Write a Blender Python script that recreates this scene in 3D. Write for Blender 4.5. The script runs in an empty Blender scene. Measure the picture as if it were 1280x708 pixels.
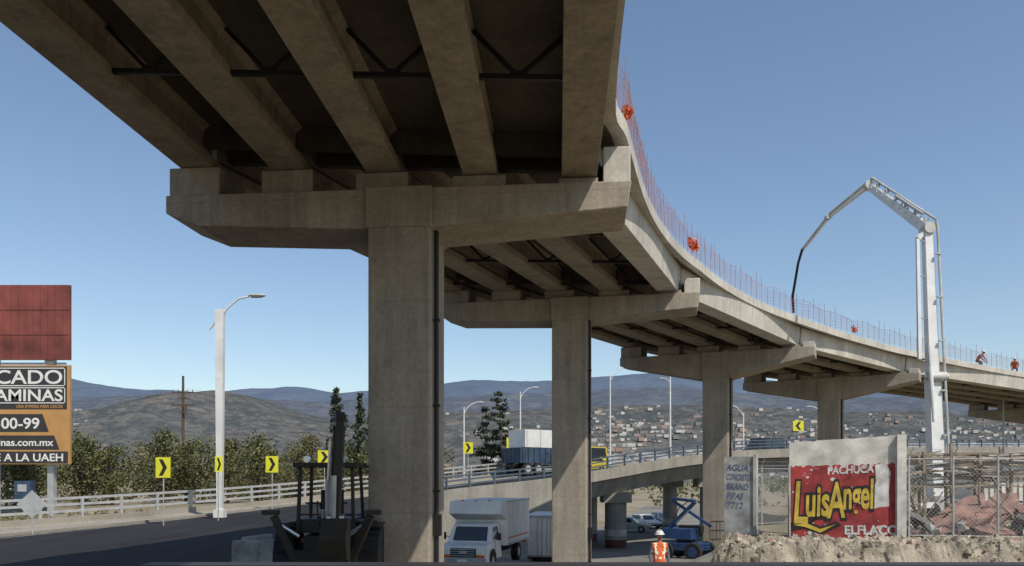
import bpy, math, random
import numpy as np
from mathutils import Vector, Matrix, noise
random.seed(7)
EYE=3.3
scene=bpy.context.scene
V=Vector
# ------------------------------------------------------------------ materials
def new_mat(name):
    m=bpy.data.materials.new(name); m.use_nodes=True
    nt=m.node_tree; b=nt.nodes['Principled BSDF']
    return m,nt,b
def mixc(nt,fac,a,b,blend='MIX'):
    n=nt.nodes.new('ShaderNodeMix'); n.data_type='RGBA'; n.blend_type=blend
    for i,val in ((0,fac),(6,a),(7,b)):
        if hasattr(val,'is_linked'): nt.links.new(val,n.inputs[i])
        elif isinstance(val,(int,float)): n.inputs[i].default_value=val
        else: n.inputs[i].default_value=(*val,1)
    return n.outputs[2]
def rampf(nt,src,a,b,va=0.0,vb=1.0):
    n=nt.nodes.new('ShaderNodeMapRange'); n.inputs[1].default_value=a; n.inputs[2].default_value=b
    n.inputs[3].default_value=va; n.inputs[4].default_value=vb
    nt.links.new(src,n.inputs[0]); return n.outputs[0]
def noi(nt,vec,scale,detail=6,rough=.6):
    n=nt.nodes.new('ShaderNodeTexNoise'); n.inputs['Scale'].default_value=scale
    n.inputs['Detail'].default_value=detail; n.inputs['Roughness'].default_value=rough
    nt.links.new(vec,n.inputs['Vector']); return n.outputs['Fac']
def posn(nt,scale=(1,1,1)):
    g=nt.nodes.new('ShaderNodeNewGeometry'); m=nt.nodes.new('ShaderNodeMapping')
    m.inputs['Scale'].default_value=scale
    nt.links.new(g.outputs['Position'],m.inputs['Vector']); return m.outputs[0]
def bump(nt,b,h,strength=.2,dist=.02):
    n=nt.nodes.new('ShaderNodeBump'); n.inputs['Strength'].default_value=strength; n.inputs['Distance'].default_value=dist
    nt.links.new(h,n.inputs['Height']); nt.links.new(n.outputs[0],b.inputs['Normal'])
def P(name,col,rough=.75,var=.25,scale=2.5,bmp=.1,metal=0,col2=None,dist=.01):
    m,nt,b=new_mat(name)
    b.inputs['Roughness'].default_value=rough; b.inputs['Metallic'].default_value=metal
    p=posn(nt); f=noi(nt,p,scale)
    c2=col2 or tuple(c*(1-var*1.6) for c in col)
    f2=rampf(nt,f,.35,.68)
    nt.links.new(mixc(nt,f2,col,c2),b.inputs['Base Color'])
    if bmp: bump(nt,b,noi(nt,p,scale*12,3),bmp,dist)
    return m
def concrete(name,col,lines=0,stain=.5):
    m,nt,b=new_mat(name); b.inputs['Roughness'].default_value=.9
    b.inputs['Specular IOR Level'].default_value=.3
    p=posn(nt)
    big=rampf(nt,noi(nt,p,.55,8,.62),.3,.7)
    c=mixc(nt,big,tuple(x*1.14 for x in col),tuple(x*.74 for x in col))
    st=rampf(nt,noi(nt,posn(nt,(2.2,2.2,.16)),1.0,6,.7),.44,.72,0,stain)
    c=mixc(nt,st,c,tuple(x*.36 for x in col))
    st=rampf(nt,noi(nt,posn(nt,(5,5,.12)),1.0,4,.7),.52,.72,0,stain*.6)
    c=mixc(nt,st,c,tuple(min(1,x*1.45) for x in col))
    blot=rampf(nt,noi(nt,p,1.9,5,.75),.56,.72,0,stain*.7)
    c=mixc(nt,blot,c,tuple(x*.5 for x in col))
    fine=rampf(nt,noi(nt,p,9,6,.7),.3,.75,.78,1.14)
    vm=nt.nodes.new('ShaderNodeVectorMath'); vm.operation='SCALE'
    nt.links.new(c,vm.inputs[0]); nt.links.new(fine,vm.inputs['Scale']); c=vm.outputs[0]
    if lines:
        s=nt.nodes.new('ShaderNodeSeparateXYZ'); g=nt.nodes.new('ShaderNodeNewGeometry')
        nt.links.new(g.outputs['Position'],s.inputs[0])
        d=nt.nodes.new('ShaderNodeMath'); d.operation='PINGPONG'; d.inputs[1].default_value=lines
        nt.links.new(s.outputs['Z'],d.inputs[0])
        l=rampf(nt,d.outputs[0],0,.03,.35,0)
        c=mixc(nt,l,c,tuple(x*.45 for x in col))
    nt.links.new(c,b.inputs['Base Color'])
    bump(nt,b,noi(nt,p,14,6,.7),.4,.014)
    return m
def leafmat(name,a,b2,dark):
    m,nt,b=new_mat(name); b.inputs['Roughness'].default_value=.7
    g=nt.nodes.new('ShaderNodeNewGeometry')
    c=mixc(nt,g.outputs['Random Per Island'],a,b2)
    f=rampf(nt,noi(nt,posn(nt),.9,4),.46,.7)
    c=mixc(nt,f,c,dark)
    nt.links.new(c,b.inputs['Base Color'])
    return m
M={}
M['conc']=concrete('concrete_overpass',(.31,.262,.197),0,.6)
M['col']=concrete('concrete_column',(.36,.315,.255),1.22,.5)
M['fasc']=concrete('concrete_fascia',(.55,.515,.45),0,.35)  # outer-edge concrete, lightened so its colour carries part of the sunlight
M['slab']=concrete('concrete_soffit',(.095,.08,.062),0,.4)  # underside and diaphragm concrete, shade between the girders put into its colour
M['br2']=concrete('concrete_bridge',(.35,.33,.29),0,.4)
M['steel']=P('dark_steel',(.012,.012,.013),.6,.2)
M['blackp']=P('black_pipe',(.008,.008,.009),.5,.1)
M['white']=P('white_paint',(.72,.72,.70),.45,.12,1.5,.03)
M['whited']=P('dirty_white',(.55,.54,.50),.6,.3,1.2,.05)
M['galv']=P('galvanised',(.46,.47,.47),.45,.15,3,.03,.2)
M['bluerail']=P('rail_bluegrey',(.09,.13,.18),.5,.2)
M['yellow']=P('sign_yellow',(.70,.68,.03),.5,.05)
M['vyel']=P('van_yellow',(.55,.42,.03),.5,.15)
M['black']=P('black_matt',(.015,.015,.015),.7,.1)
M['rubber']=P('rubber',(.02,.02,.02),.85,.2)
M['glass']=P('dark_glass',(.03,.04,.05),.1,.1,1,0)
M['blue']=P('blue_paint',(.025,.07,.18),.45,.3,2)
M['bluel']=P('blue_dull',(.05,.09,.16),.55,.35,1.5)
M['orange']=P('orange_cloth',(.80,.15,.04),.8,.25,6)
M['refl']=P('reflective_tape',(.75,.8,.6),.4,.05)
M['jeans']=P('trousers',(.05,.06,.09),.9,.2)
M['skin']=P('skin',(.25,.13,.08),.6,.1)
M['shirt']=P('shirt',(.12,.13,.16),.9,.2)
M['wood']=P('weathered_wood',(.34,.27,.19),.85,.4,4,.3)
M['bark']=P('bark',(.10,.075,.05),.9,.3,6,.4)
M['rust']=P('rusty_rubble',(.33,.19,.15),.9,.4,2,.4)
M['stone']=P('limestone',(.52,.47,.38),.9,.35,1.5,.6,0,None,.05)
M['earth']=P('pale_earth',(.44,.38,.29),.95,.4,1.8,.9,0,None,.08)
M['netor']=P('net_orange',(.75,.30,.22),.7,.2)
M['rebar']=P('rebar',(.32,.21,.18),.8,.3)
M['redp']=P('red_panel',(.25,.06,.045),.6,.45,.5,.1)
M['redg']=P('red_panel_seam',(.16,.05,.04),.7,.4,.5,.1)
M['orp']=P('orange_panel',(.50,.27,.09),.55,.12,1)
M['darkp']=P('charcoal_panel',(.035,.032,.034),.55,.1,1)
M['wht']=P('white_lettering',(.74,.74,.70),.5,.1)
M['mred']=P('mural_red',(.40,.05,.05),.8,.4,2.2,.15)
M['myel']=P('mural_yellow',(.66,.47,.07),.8,.3,3,.1)
M['mwht']=P('mural_white',(.72,.70,.66),.85,.3,3,.1)
M['wallw']=P('plaster_wall',(.74,.71,.64),.9,.3,1.6,.3)
M['wallg']=P('grey_wall',(.46,.46,.44),.9,.4,2,.2)
M['mblue']=P('faded_blue_letters',(.12,.17,.28),.9,.3)
M['hoe']=P('backhoe_body',(.032,.025,.016),.6,.3)
M['chrome']=P('hydraulic_rod',(.6,.6,.6),.25,.05,2,0,.8)
M['leaf']=leafmat('foliage_olive',(.15,.15,.05),(.08,.095,.032),(.035,.045,.016))
M['leaf2']=leafmat('foliage_brown',(.18,.155,.06),(.10,.10,.037),(.045,.05,.02))
M['pine']=leafmat('foliage_pine',(.05,.065,.028),(.03,.045,.02),(.018,.026,.012))
def asph(name,a,b_):
    m,nt,b=new_mat(name); b.inputs['Roughness'].default_value=.9
    b.inputs['Specular IOR Level'].default_value=.25
    p=posn(nt); f=rampf(nt,noi(nt,p,.35,7,.65),.35,.68)
    c=mixc(nt,f,a,b_)
    f=rampf(nt,noi(nt,posn(nt,(1.2,.12,1)),1.0,5,.7),.45,.7,0,.6)
    c=mixc(nt,f,c,tuple(x*1.5 for x in b_))
    f2=rampf(nt,noi(nt,p,30,3),.3,.8,.8,1.25)
    vm=nt.nodes.new('ShaderNodeVectorMath'); vm.operation='SCALE'
    nt.links.new(c,vm.inputs[0]); nt.links.new(f2,vm.inputs['Scale'])
    nt.links.new(vm.outputs[0],b.inputs['Base Color']); bump(nt,b,noi(nt,p,60,3),.3,.01)
    return m
M['asph']=asph('asphalt',(.014,.014,.017),(.024,.024,.026))  # dark asphalt, lowered further so its colour carries the overpass shadow
M['pale']=asph('pale_concrete_road',(.34,.31,.26),(.22,.20,.17))
M['street']=asph('street_surface',(.24,.225,.20),(.14,.135,.125))
def dirt():
    m,nt,b=new_mat('dry_ground'); b.inputs['Roughness'].default_value=.95
    p=posn(nt); f=rampf(nt,noi(nt,p,.12,8,.65),.4,.62)
    c=mixc(nt,f,(.31,.255,.18),(.16,.14,.075))
    f=rampf(nt,noi(nt,p,1.7,8,.7),.4,.7)
    c=mixc(nt,f,c,(.22,.185,.13))
    nt.links.new(c,b.inputs['Base Color']); bump(nt,b,noi(nt,p,6,6),.5,.06)
    return m
M['dirt']=dirt()
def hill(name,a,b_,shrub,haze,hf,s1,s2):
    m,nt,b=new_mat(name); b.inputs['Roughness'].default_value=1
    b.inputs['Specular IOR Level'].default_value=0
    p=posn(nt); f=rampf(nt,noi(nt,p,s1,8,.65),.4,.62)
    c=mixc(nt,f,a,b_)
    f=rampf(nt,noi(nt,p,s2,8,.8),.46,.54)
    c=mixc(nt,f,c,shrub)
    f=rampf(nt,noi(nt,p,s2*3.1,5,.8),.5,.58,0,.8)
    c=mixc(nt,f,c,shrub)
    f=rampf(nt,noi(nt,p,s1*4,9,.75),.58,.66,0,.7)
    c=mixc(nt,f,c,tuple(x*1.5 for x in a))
    c=mixc(nt,hf,c,haze)  # distance haze mixed into the base colour
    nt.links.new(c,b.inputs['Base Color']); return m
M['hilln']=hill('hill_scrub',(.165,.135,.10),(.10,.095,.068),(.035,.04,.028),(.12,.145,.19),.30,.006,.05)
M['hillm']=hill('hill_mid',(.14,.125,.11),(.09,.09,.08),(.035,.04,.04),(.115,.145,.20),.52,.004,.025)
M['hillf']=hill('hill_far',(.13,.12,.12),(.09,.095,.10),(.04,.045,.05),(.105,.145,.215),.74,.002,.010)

# ------------------------------------------------------------------ mesh builder
class MB:
    def __init__(s): s.v=[];s.f=[];s.m=[]
    def add(s,vs,fs,m=0):
        o=len(s.v); s.v.extend([tuple(v) for v in vs])
        for f in fs: s.f.append(tuple(i+o for i in f)); s.m.append(m)
    def box(s,c,d,R=None,m=0,taper=1.0):
        x,y,z=d[0]/2,d[1]/2,d[2]/2
        vs=[V((sx*x*(taper if sz>0 else 1),sy*y*(taper if sz>0 else 1),sz*z)) for sz in(-1,1) for sy in(-1,1) for sx in(-1,1)]
        if R is not None: vs=[R@v for v in vs]
        vs=[v+V(c) for v in vs]
        s.add(vs,[(0,2,3,1),(4,5,7,6),(0,1,5,4),(2,6,7,3),(0,4,6,2),(1,3,7,5)],m)
    def beam(s,p0,p1,w,h,m=0,w1=None,h1=None):
        p0=V(p0);p1=V(p1);d=(p1-p0).normalized()
        up=V((0,0,1)) if abs(d.z)<.95 else V((0,1,0))
        r=d.cross(up).normalized();u=r.cross(d)
        w1=w if w1 is None else w1; h1=h if h1 is None else h1
        vs=[p0-r*w/2-u*h/2,p0+r*w/2-u*h/2,p0+r*w/2+u*h/2,p0-r*w/2+u*h/2,
            p1-r*w1/2-u*h1/2,p1+r*w1/2-u*h1/2,p1+r*w1/2+u*h1/2,p1-r*w1/2+u*h1/2]
        s.add(vs,[(0,1,2,3),(7,6,5,4),(0,4,5,1),(1,5,6,2),(2,6,7,3),(3,7,4,0)],m)
    def cyl(s,p0,p1,r0,r1=None,n=10,m=0):
        r1=r0 if r1 is None else r1
        p0=V(p0);p1=V(p1);d=(p1-p0)
        if d.length<1e-6:return
        d.normalize(); a=d.orthogonal().normalized();b=d.cross(a)
        vs=[];
        for i in range(n):
            t=2*math.pi*i/n; vs.append(p0+(a*math.cos(t)+b*math.sin(t))*r0)
        for i in range(n):
            t=2*math.pi*i/n; vs.append(p1+(a*math.cos(t)+b*math.sin(t))*r1)
        fs=[(i,(i+1)%n,n+(i+1)%n,n+i) for i in range(n)]
        fs+=[tuple(range(n-1,-1,-1)),tuple(range(n,2*n))]
        s.add(vs,fs,m)
    def tube(s,pts,r,n=8,m=0):
        for a,b in zip(pts[:-1],pts[1:]): s.cyl(a,b,r,r,n,m)
    def prism(s,prof,p0,p1,m=0,up=V((0,0,1))):
        p0=V(p0);p1=V(p1);d=(p1-p0);d.z=0;d.normalize();r=d.cross(up).normalized()
        n=len(prof)
        vs=[p0+r*a+up*b for a,b in prof]+[p1+r*a+up*b for a,b in prof]
        fs=[(i,(i+1)%n,n+(i+1)%n,n+i) for i in range(n)]+[tuple(range(n-1,-1,-1)),tuple(range(n,2*n))]
        s.add(vs,fs,m)
    def sphere(s,c,r,m=0,nu=14,nv=9,v0=0.0,v1=1.0):
        c=V(c); vs=[];fs=[]
        for j in range(nv+1):
            ph=math.pi*(v0+(v1-v0)*j/nv)
            for i in range(nu):
                t=2*math.pi*i/nu
                vs.append(c+V((r[0]*math.sin(ph)*math.cos(t),r[1]*math.sin(ph)*math.sin(t),r[2]*math.cos(ph))))
        for j in range(nv):
            for i in range(nu):
                a=j*nu+i;b=j*nu+(i+1)%nu; fs.append((a,a+nu,b+nu,b))
        s.add(vs,fs,m)
    def obj(s,name,mats,loc=(0,0,0),rz=0,parent=None,smooth=0,bevel=0):
        me=bpy.data.meshes.new(name); me.from_pydata(s.v,[],s.f)
        for k in mats: me.materials.append(M[k])
        me.polygons.foreach_set('material_index',s.m); me.update()
        ob=bpy.data.objects.new(name,me); scene.collection.objects.link(ob)
        ob.location=loc; ob.rotation_euler=(0,0,rz)
        if parent: ob.parent=parent
        if smooth:
            me.shade_smooth(); me.set_sharp_from_angle(angle=math.radians(smooth))
        if bevel:
            b=ob.modifiers.new('b','BEVEL'); b.width=bevel; b.segments=2; b.limit_method='ANGLE'; b.angle_limit=math.radians(40)
        return ob
def empty(name,loc=(0,0,0),rz=0):
    e=bpy.data.objects.new(name,None); scene.collection.objects.link(e); e.location=loc; e.rotation_euler=(0,0,rz); return e
def text(name,body,size,loc,rz,mat,parent,sx=1,sy=1,shear=0,off=0.0,ext=.004,align='LEFT',tilt=0):
    c=bpy.data.curves.new(name,'FONT'); c.body=body; c.size=size; c.shear=shear; c.offset=off; c.extrude=ext; c.align_x=align
    o=bpy.data.objects.new(name,c); scene.collection.objects.link(o)
    dg=bpy.context.evaluated_depsgraph_get(); dg.update()
    me=bpy.data.meshes.new_from_object(o.evaluated_get(dg))
    bpy.data.objects.remove(o)
    ob=bpy.data.objects.new(name,me); scene.collection.objects.link(ob)
    me.materials.clear(); me.materials.append(M[mat])
    ob.location=loc; ob.rotation_euler=(math.pi/2,tilt,rz); ob.scale=(sx,sy,1); ob.parent=parent
    return ob
def interp(x,xs,ys): return float(np.interp(x,xs,ys))
def sm(t): t=max(0,min(1,t)); return t*t*(3-2*t)
def rock(m,c,r,mi=0):
    base=[V((0,0,1)),V((0,0,-1))]+[V((math.cos(k*math.pi/3)*.9,math.sin(k*math.pi/3)*.9,random.uniform(-.3,.3))) for k in range(6)]
    R=Matrix.Rotation(random.uniform(0,6),3,V((random.gauss(0,1),random.gauss(0,1),random.gauss(0,1))))
    vs=[V(c)+R@(b*r*random.uniform(.65,1.2)) for b in base]
    fs=[(0,2+k,2+(k+1)%6) for k in range(6)]+[(1,2+(k+1)%6,2+k) for k in range(6)]
    m.add(vs,fs,mi)

# ------------------------------------------------------------------ terrain
far_e=[(-40,8,-2.5),(-30,24,-2.45),(-22.8,36,-2.3),(-17,45,-1.95),(-10.5,54,-1.3),(-.7,66,-.13),(10,76,.8),(28,88,2.0),(58,102,2.9),(110,116,3.4)]
near_e=[(-3.2,6,-2.52),(-3.4,22,-2.48),(-6.0,32,-2.35),(-7.2,42,-2.0),(-4.7,51.5,-1.35),(2.9,57,-.5),(7.2,60,.2),(15.6,68,1.4),(28,78,2.3),(62,94,3.0),(112,106,3.4)]
def T(x,y):
    low=interp(y,[0,26,33,60,90,200,400],[-3.25,-3.25,-3.95,-5.7,-5.7,-5,-5])
    hi=interp(y,[0,30,36,45,54,80,400],[-2.66,-2.6,-2.5,-2.3,-2.0,-2.2,-4])
    bx=interp(y,[0,22,32,42,51.5,57,200],[-1,-1,-5.2,-7.2,-4.9,-4,-4])
    w=2.2 if y<30 else .9
    t=sm((x-(bx-w))/w)
    z=hi*(1-t)+low*t
    x0=interp(y,[23,34,38],[7.0,7.8,13])
    s=sm((x-x0)/1.5)*sm((y-22.5)/2)*(1-sm((y-56)/6))
    z=z*(1-s)+max(z,-2.15)*s
    if y<140 and abs(x)<120: z+=.05*noise.noise(V((x*.4,y*.4,0)))
    return z
xs=list(np.concatenate([[-6000,-3000,-1500,-700,-350,-180,-120,-90],np.arange(-64,60,.8),[64,70,80,100,140,200,350,700,1500,3000,6000]]))
ys=list(np.concatenate([[-300,-100,-40,-15,-5,0],np.arange(3,112,.8),[116,125,140,170,220,300,450,700,1200,2500,6000]]))
g=MB(); nx=len(xs)
for y in ys:
    for x in xs: g.v.append((x,y,T(x,y)))
for j in range(len(ys)-1):
    for i in range(nx-1):
        a=j*nx+i; g.f.append((a,a+1,a+1+nx,a+nx)); g.m.append(0)
g.obj('ground',['dirt'],smooth=60)

def catmull(pts,n):
    out=[]; P_=[V(p) for p in pts]; P_=[P_[0]*2-P_[1]]+P_+[P_[-1]*2-P_[-2]]
    for i in range(1,len(P_)-2):
        for k in range(n):
            t=k/n; a,b,c,d=P_[i-1:i+3]
            out.append(.5*((2*b)+(c-a)*t+(2*a-5*b+4*c-d)*t*t+(3*b-a-3*c+d)*t**3))
    out.append(P_[-2]); return out
def polylen_sample(pts,step):
    out=[];acc=0;nxt=0
    for a,b in zip(pts[:-1],pts[1:]):
        L=(b-a).length
        while nxt<=acc+L:
            out.append((a+(b-a)*((nxt-acc)/L),(b-a).normalized())); nxt+=step
        acc+=L
    return out
farS=catmull(far_e,12); nearS=catmull(near_e[:],12)
def resample(pts,n):
    L=[0]
    for a,b in zip(pts[:-1],pts[1:]): L.append(L[-1]+(b-a).length)
    out=[]
    for k in range(n):
        s=L[-1]*k/(n-1); out.append(V([interp(s,L,[p[i] for p in pts]) for i in range(3)]))
    return out
nA=100; FR=resample(farS,nA); NR=resample(nearS,nA)
def ribbon(name,A,B,mat,dz,cross=6):
    r=MB(); n=len(A)
    for a,b in zip(A,B):
        for k in range(cross+1):
            p=a+(b-a)*(k/cross); r.v.append((p.x,p.y,p.z+dz))
    for i in range(n-1):
        for k in range(cross):
            a=i*(cross+1)+k; r.f.append((a,a+1,a+cross+2,a+cross+1)); r.m.append(0)
    return r.obj(name,[mat])
ribbon('ramp_road',FR,NR,'pale',0)
fA=[a+(b-a)*.30 for a,b in zip(FR,NR)]
fA2=[a+(b-a)*.97 for a,b in zip(FR,NR)]
k1=56
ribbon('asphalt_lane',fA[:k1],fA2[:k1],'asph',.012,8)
mk=[a+(b-a)*.325 for a,b in zip(FR,NR)]; mk2=[a+(b-a)*.332 for a,b in zip(FR,NR)]
ribbon('road_edge_line',mk[:k1],mk2[:k1],'wallg',.024,1)
kb=MB()
for i in range(nA-1):
    a,b=fA[i],fA[i+1]
    if i<k1: kb.beam(a+V((0,0,.06)),b+V((0,0,.06)),.2,.14,0)
kb.obj('kerb',['pale'])
gr=MB()
for _ in range(900):
    i=random.randint(6,44); p=FR[i].lerp(FR[i+1],random.random()); q=NR[i]
    t=random.uniform(.03,.29); c=p+(q-p)*t; rock(gr,(c.x,c.y,c.z+.01),random.choice((.015,.02,.03,.05)),random.choice((0,1)))
gr.obj('loose_gravel',['earth','dirt'])
bb=MB()
for i in range(nA-1):
    a,b,c,d=NR[i],NR[i+1],FR[i+1],FR[i]
    if a.y<38: continue
    out=(b-a).cross(V((0,0,1))).normalized()
    z=V((0,0,1))
    if a.x<2.9 and a.y<57.2:
        q=[a+out*.25+z*.35,b+out*.25+z*.35]
        bz=[V((a.x+out.x*.25,a.y+out.y*.25,-6.5)),V((b.x+out.x*.25,b.y+out.y*.25,-6.5))]
        bb.add([q[0],q[1],bz[1],bz[0],a+z*.35-out*.1,b+z*.35-out*.1,a-out*.1-z*.2,b-out*.1-z*.2],[(3,2,1,0),(0,1,5,4),(4,5,7,6)],0)
    else:
        prof=[(.3,.35),(.3,-.45),(-.35,-.62),(-.75,-1.75),(-1.3,-1.75),(-1.3,-.5)]
        A=[a+out*r+z*u for r,u in prof];B=[b+out*r+z*u for r,u in prof]
        A=[a-out*.05-z*.1,a-out*.05+z*.35]+A;B=[b-out*.05-z*.1,b-out*.05+z*.35]+B
        n=len(A); bb.add(A+B,[(j,j+1,n+j+1,n+j) for j in range(n-1)],0)
        bb.add([A[-1],B[-1],c-z*.5,d-z*.5],[(0,1,2,3)],0)
        bb.add([d-z*.5,c-z*.5,c+z*.35,d+z*.35],[(0,1,2,3)],0)
        for fr in (.35,.6,.85):
            p0=a+(d-a)*fr-z*1.1;p1=b+(c-b)*fr-z*1.1; bb.beam(p0,p1,.5,1.25,0)
bb.beam((3.2,57.3,-3.4),(-.5,66,-3.4),.8,4.9,0)
bb.obj('road_bridge',['br2'],smooth=30)
def round_pier(x,y,zt,r=.85):
    m=MB(); zb=T(x,y)-.3
    m.cyl((x,y,zb),(x,y,zt-.7),r,r,24,0); m.box((x,y,zt-.4),(2.2,2.2,.8),None,0)
    m.cyl((x,y,zb+.3),(x,y,zb+1.0),r+.01,r+.01,24,1)
    m.cyl((x,y,zb+1.3),(x,y,zb+1.8),r+.012,r+.012,24,2)
    return m.obj('bridge_pier',['br2','redg','whited'],smooth=40)
round_pier(8.1,62.5,-1.3); round_pier(17.5,71.5,-.2,.7)
round_pier(6.5,69,-1.0); round_pier(31,82,.6,.8); round_pier(47,90,1.0,.8)
round_pier(15.6,79,-.3,.7)
def railing(name,pts,step,h,rails,mat,postw=.09,t=.07,zoff=0):
    r=MB()
    for p,d in polylen_sample(pts,step): r.box((p.x,p.y,p.z+zoff+h/2),(postw,postw,h),Matrix.Rotation(math.atan2(d.y,d.x),3,'Z'),0)
    for a,b in zip(pts[:-1],pts[1:]):
        for k in rails: r.beam(a+V((0,0,zoff+h*k)),b+V((0,0,zoff+h*k)),t*.6,t,0)
    return r.obj(name,[mat])
railing('guard_rail',[p+V((0,0,.2)) for p in farS[18:]],2.0,.95,(.35,.68,1.0),'galv',.12,.12)
cb=MB()
for a,b in zip(farS[18:-1],farS[19:]): cb.beam(a+V((0,0,.1)),b+V((0,0,.1)),.35,.3,0)
cb.obj('guard_rail_kerb',['pale'])
railing('bridge_railing',[p+V((.1,-.1,.35)) for p in nearS if p.y>44],2.0,.85,(.3,.65,1.0),'bluerail',.12,.1)

st=MB(); cl=[(2,26),(3.5,34),(6,46),(9,60),(13,76),(20,100),(30,140)]; C=catmull([(a,b,0) for a,b in cl],10); W=6.5
pr=[]
for i,p in enumerate(C):
    d=(C[min(i+1,len(C)-1)]-C[max(i-1,0)]).normalized(); r=V((d.y,-d.x,0))
    pr.append([p+r*(W*(k/8*2-1)) for k in range(9)])
for row in pr:
    for q in row: st.v.append((q.x,q.y,T(q.x,q.y)+.07))
for i in range(len(pr)-1):
    for k in range(8):
        a=i*9+k; st.f.append((a,a+1,a+10,a+9)); st.m.append(0)
st.obj('street',['street'])

# ------------------------------------------------------------------ overpass
RE=[(0.4,-12),(1.9,13.8),(2.78,18.9),(4.8,26.2),(7.75,33),(11.9,39.3),(17,44.8),(21.9,49.3),(27.3,53.5),(38.5,60.6),(51,67),(60,71),(70,75)]
LE=[(-10.3,-11),(-9.15,14.5),(-8.15,19.9),(-6.1,27.8),(-2.95,35.2),(1.4,42.6),(6.9,49.3),(12,54.6),(17.4,59.5),(29.5,68),(43,75),(53,80),(64,84)]
CT=[6.65,6.65,7.38,7.12,6.8,6.0,5.0]
GL=[(-10.0,-11),(-8.15,19.9),(-2.95,35.2),(6.9,49.3),(17.4,59.5),(43,75),(64,84)]
GR=[(1.0,-12),(2.78,18.9),(7.75,33),(17,44.8),(27.3,53.5),(51,67),(70,75)]
FRAC=[.058,.266,.474,.682,.89]; PED=.10; GD=1.08
SUPS=[.66,.66,.5,.6,.55,.5,.5]
def gpt(i,f):
    l=V((*GL[i],0));r=V((*GR[i],0)); p=l+(r-l)*f
    return V((p.x,p.y,CT[i]+PED+SUPS[i]*(1-f)))
bulb=[(-.40,0),(.40,0),(.40,.24),(.15,.46),(.15,.88),(.32,1.0),(.32,GD),(-.32,GD),(-.32,1.0),(-.15,.88),(-.15,.46),(-.40,.24)]
solid=[(-.40,0),(.40,0),(.47,GD),(-.30,GD),(-.30,.8),(-.40,.3)]
for i in range(6):
    e=empty('overpass_girders')
    gm=MB()
    for k,f in enumerate(FRAC):
        a=gpt(i,f);b=gpt(i+1,f);d=(b-a).normalized()
        a2=a+d*.12;b2=b-d*.12
        gm.prism(solid if k==4 else bulb,a2,b2,1 if (k==4 and i>0) else 0)
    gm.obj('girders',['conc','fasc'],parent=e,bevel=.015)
    dm=MB()
    for t in (0,1):
        for k in range(4):
            q0=gpt(i,FRAC[k]);q1=gpt(i+1,FRAC[k]);r0=gpt(i,FRAC[k+1]);r1=gpt(i+1,FRAC[k+1])
            A=(q0 if t==0 else q1); B=(r0 if t==0 else r1); dd=(q1-q0).normalized()*(.55 if t==0 else -.55)
            D=(B-A).normalized(); dm.beam(A+dd+D*.2+V((0,0,.78)),B+dd-D*.2+V((0,0,.78)),.22,.5,0)
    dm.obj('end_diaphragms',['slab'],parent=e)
    bm=MB()
    fr=(.33,.84) if i==0 else ((.35,.62,.9) if i<4 else (.2,.4,.6,.8))
    for t in fr:
        for k in range(4):
            q0=gpt(i,FRAC[k]);q1=gpt(i+1,FRAC[k]);r0=gpt(i,FRAC[k+1]);r1=gpt(i+1,FRAC[k+1])
            A=q0.lerp(q1,t);B=r0.lerp(r1,t); D=(B-A).normalized(); z=V((0,0,1))
            A1=A+D*.3+z*.16;B1=B-D*.3+z*.16; Mi=A1.lerp(B1,.48)
            bm.beam(A1,B1,.09,.09); 
            bm.beam(Mi,A+D*.30+z*.97,.075,.075); bm.beam(Mi,B-D*.30+z*.97,.075,.075)
            bm.box(Mi+z*.04,(.26,.03,.16))
    bm.obj('cross_bracing',['steel'],parent=e)
nn=8
R_=catmull([(a,b,0) for a,b in RE],nn); L_=catmull([(a,b,0) for a,b in LE],nn)
sb=MB(); n=len(R_)
rows=[]
for j in range(n):
    t=j/(2*nn); i=min(int(t),5); fr=t-i; ct=CT[i]+(CT[i+1]-CT[i])*fr
    sp=SUPS[i]+(SUPS[i+1]-SUPS[i])*fr
    zr=ct+PED+GD-.03; zl=zr+sp
    r=V((R_[j].x,R_[j].y,zr));l=V((L_[j].x,L_[j].y,zl))
    u=(r-l).normalized(); z=V((0,0,1))
    rows.append([l+z*.2,l,l+u*.5-z*0.0,r-u*.9,r-u*.35-z*.02,r-z*.06,r+z*.30,r-u*.25+z*.30,r-u*.25+z*.21])
edge_top=[rw[6] for rw in rows]
for j in range(n-1):
    for k in range(9):
        a=rows[j][k];b=rows[j][(k+1)%9];c=rows[j+1][(k+1)%9];d=rows[j+1][k]
        sb.add([a,b,c,d],[(3,2,1,0)],{5:1,6:1,4:1}.get(k,0))
sb.obj('overpass_deck',['slab','fasc'])
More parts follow.
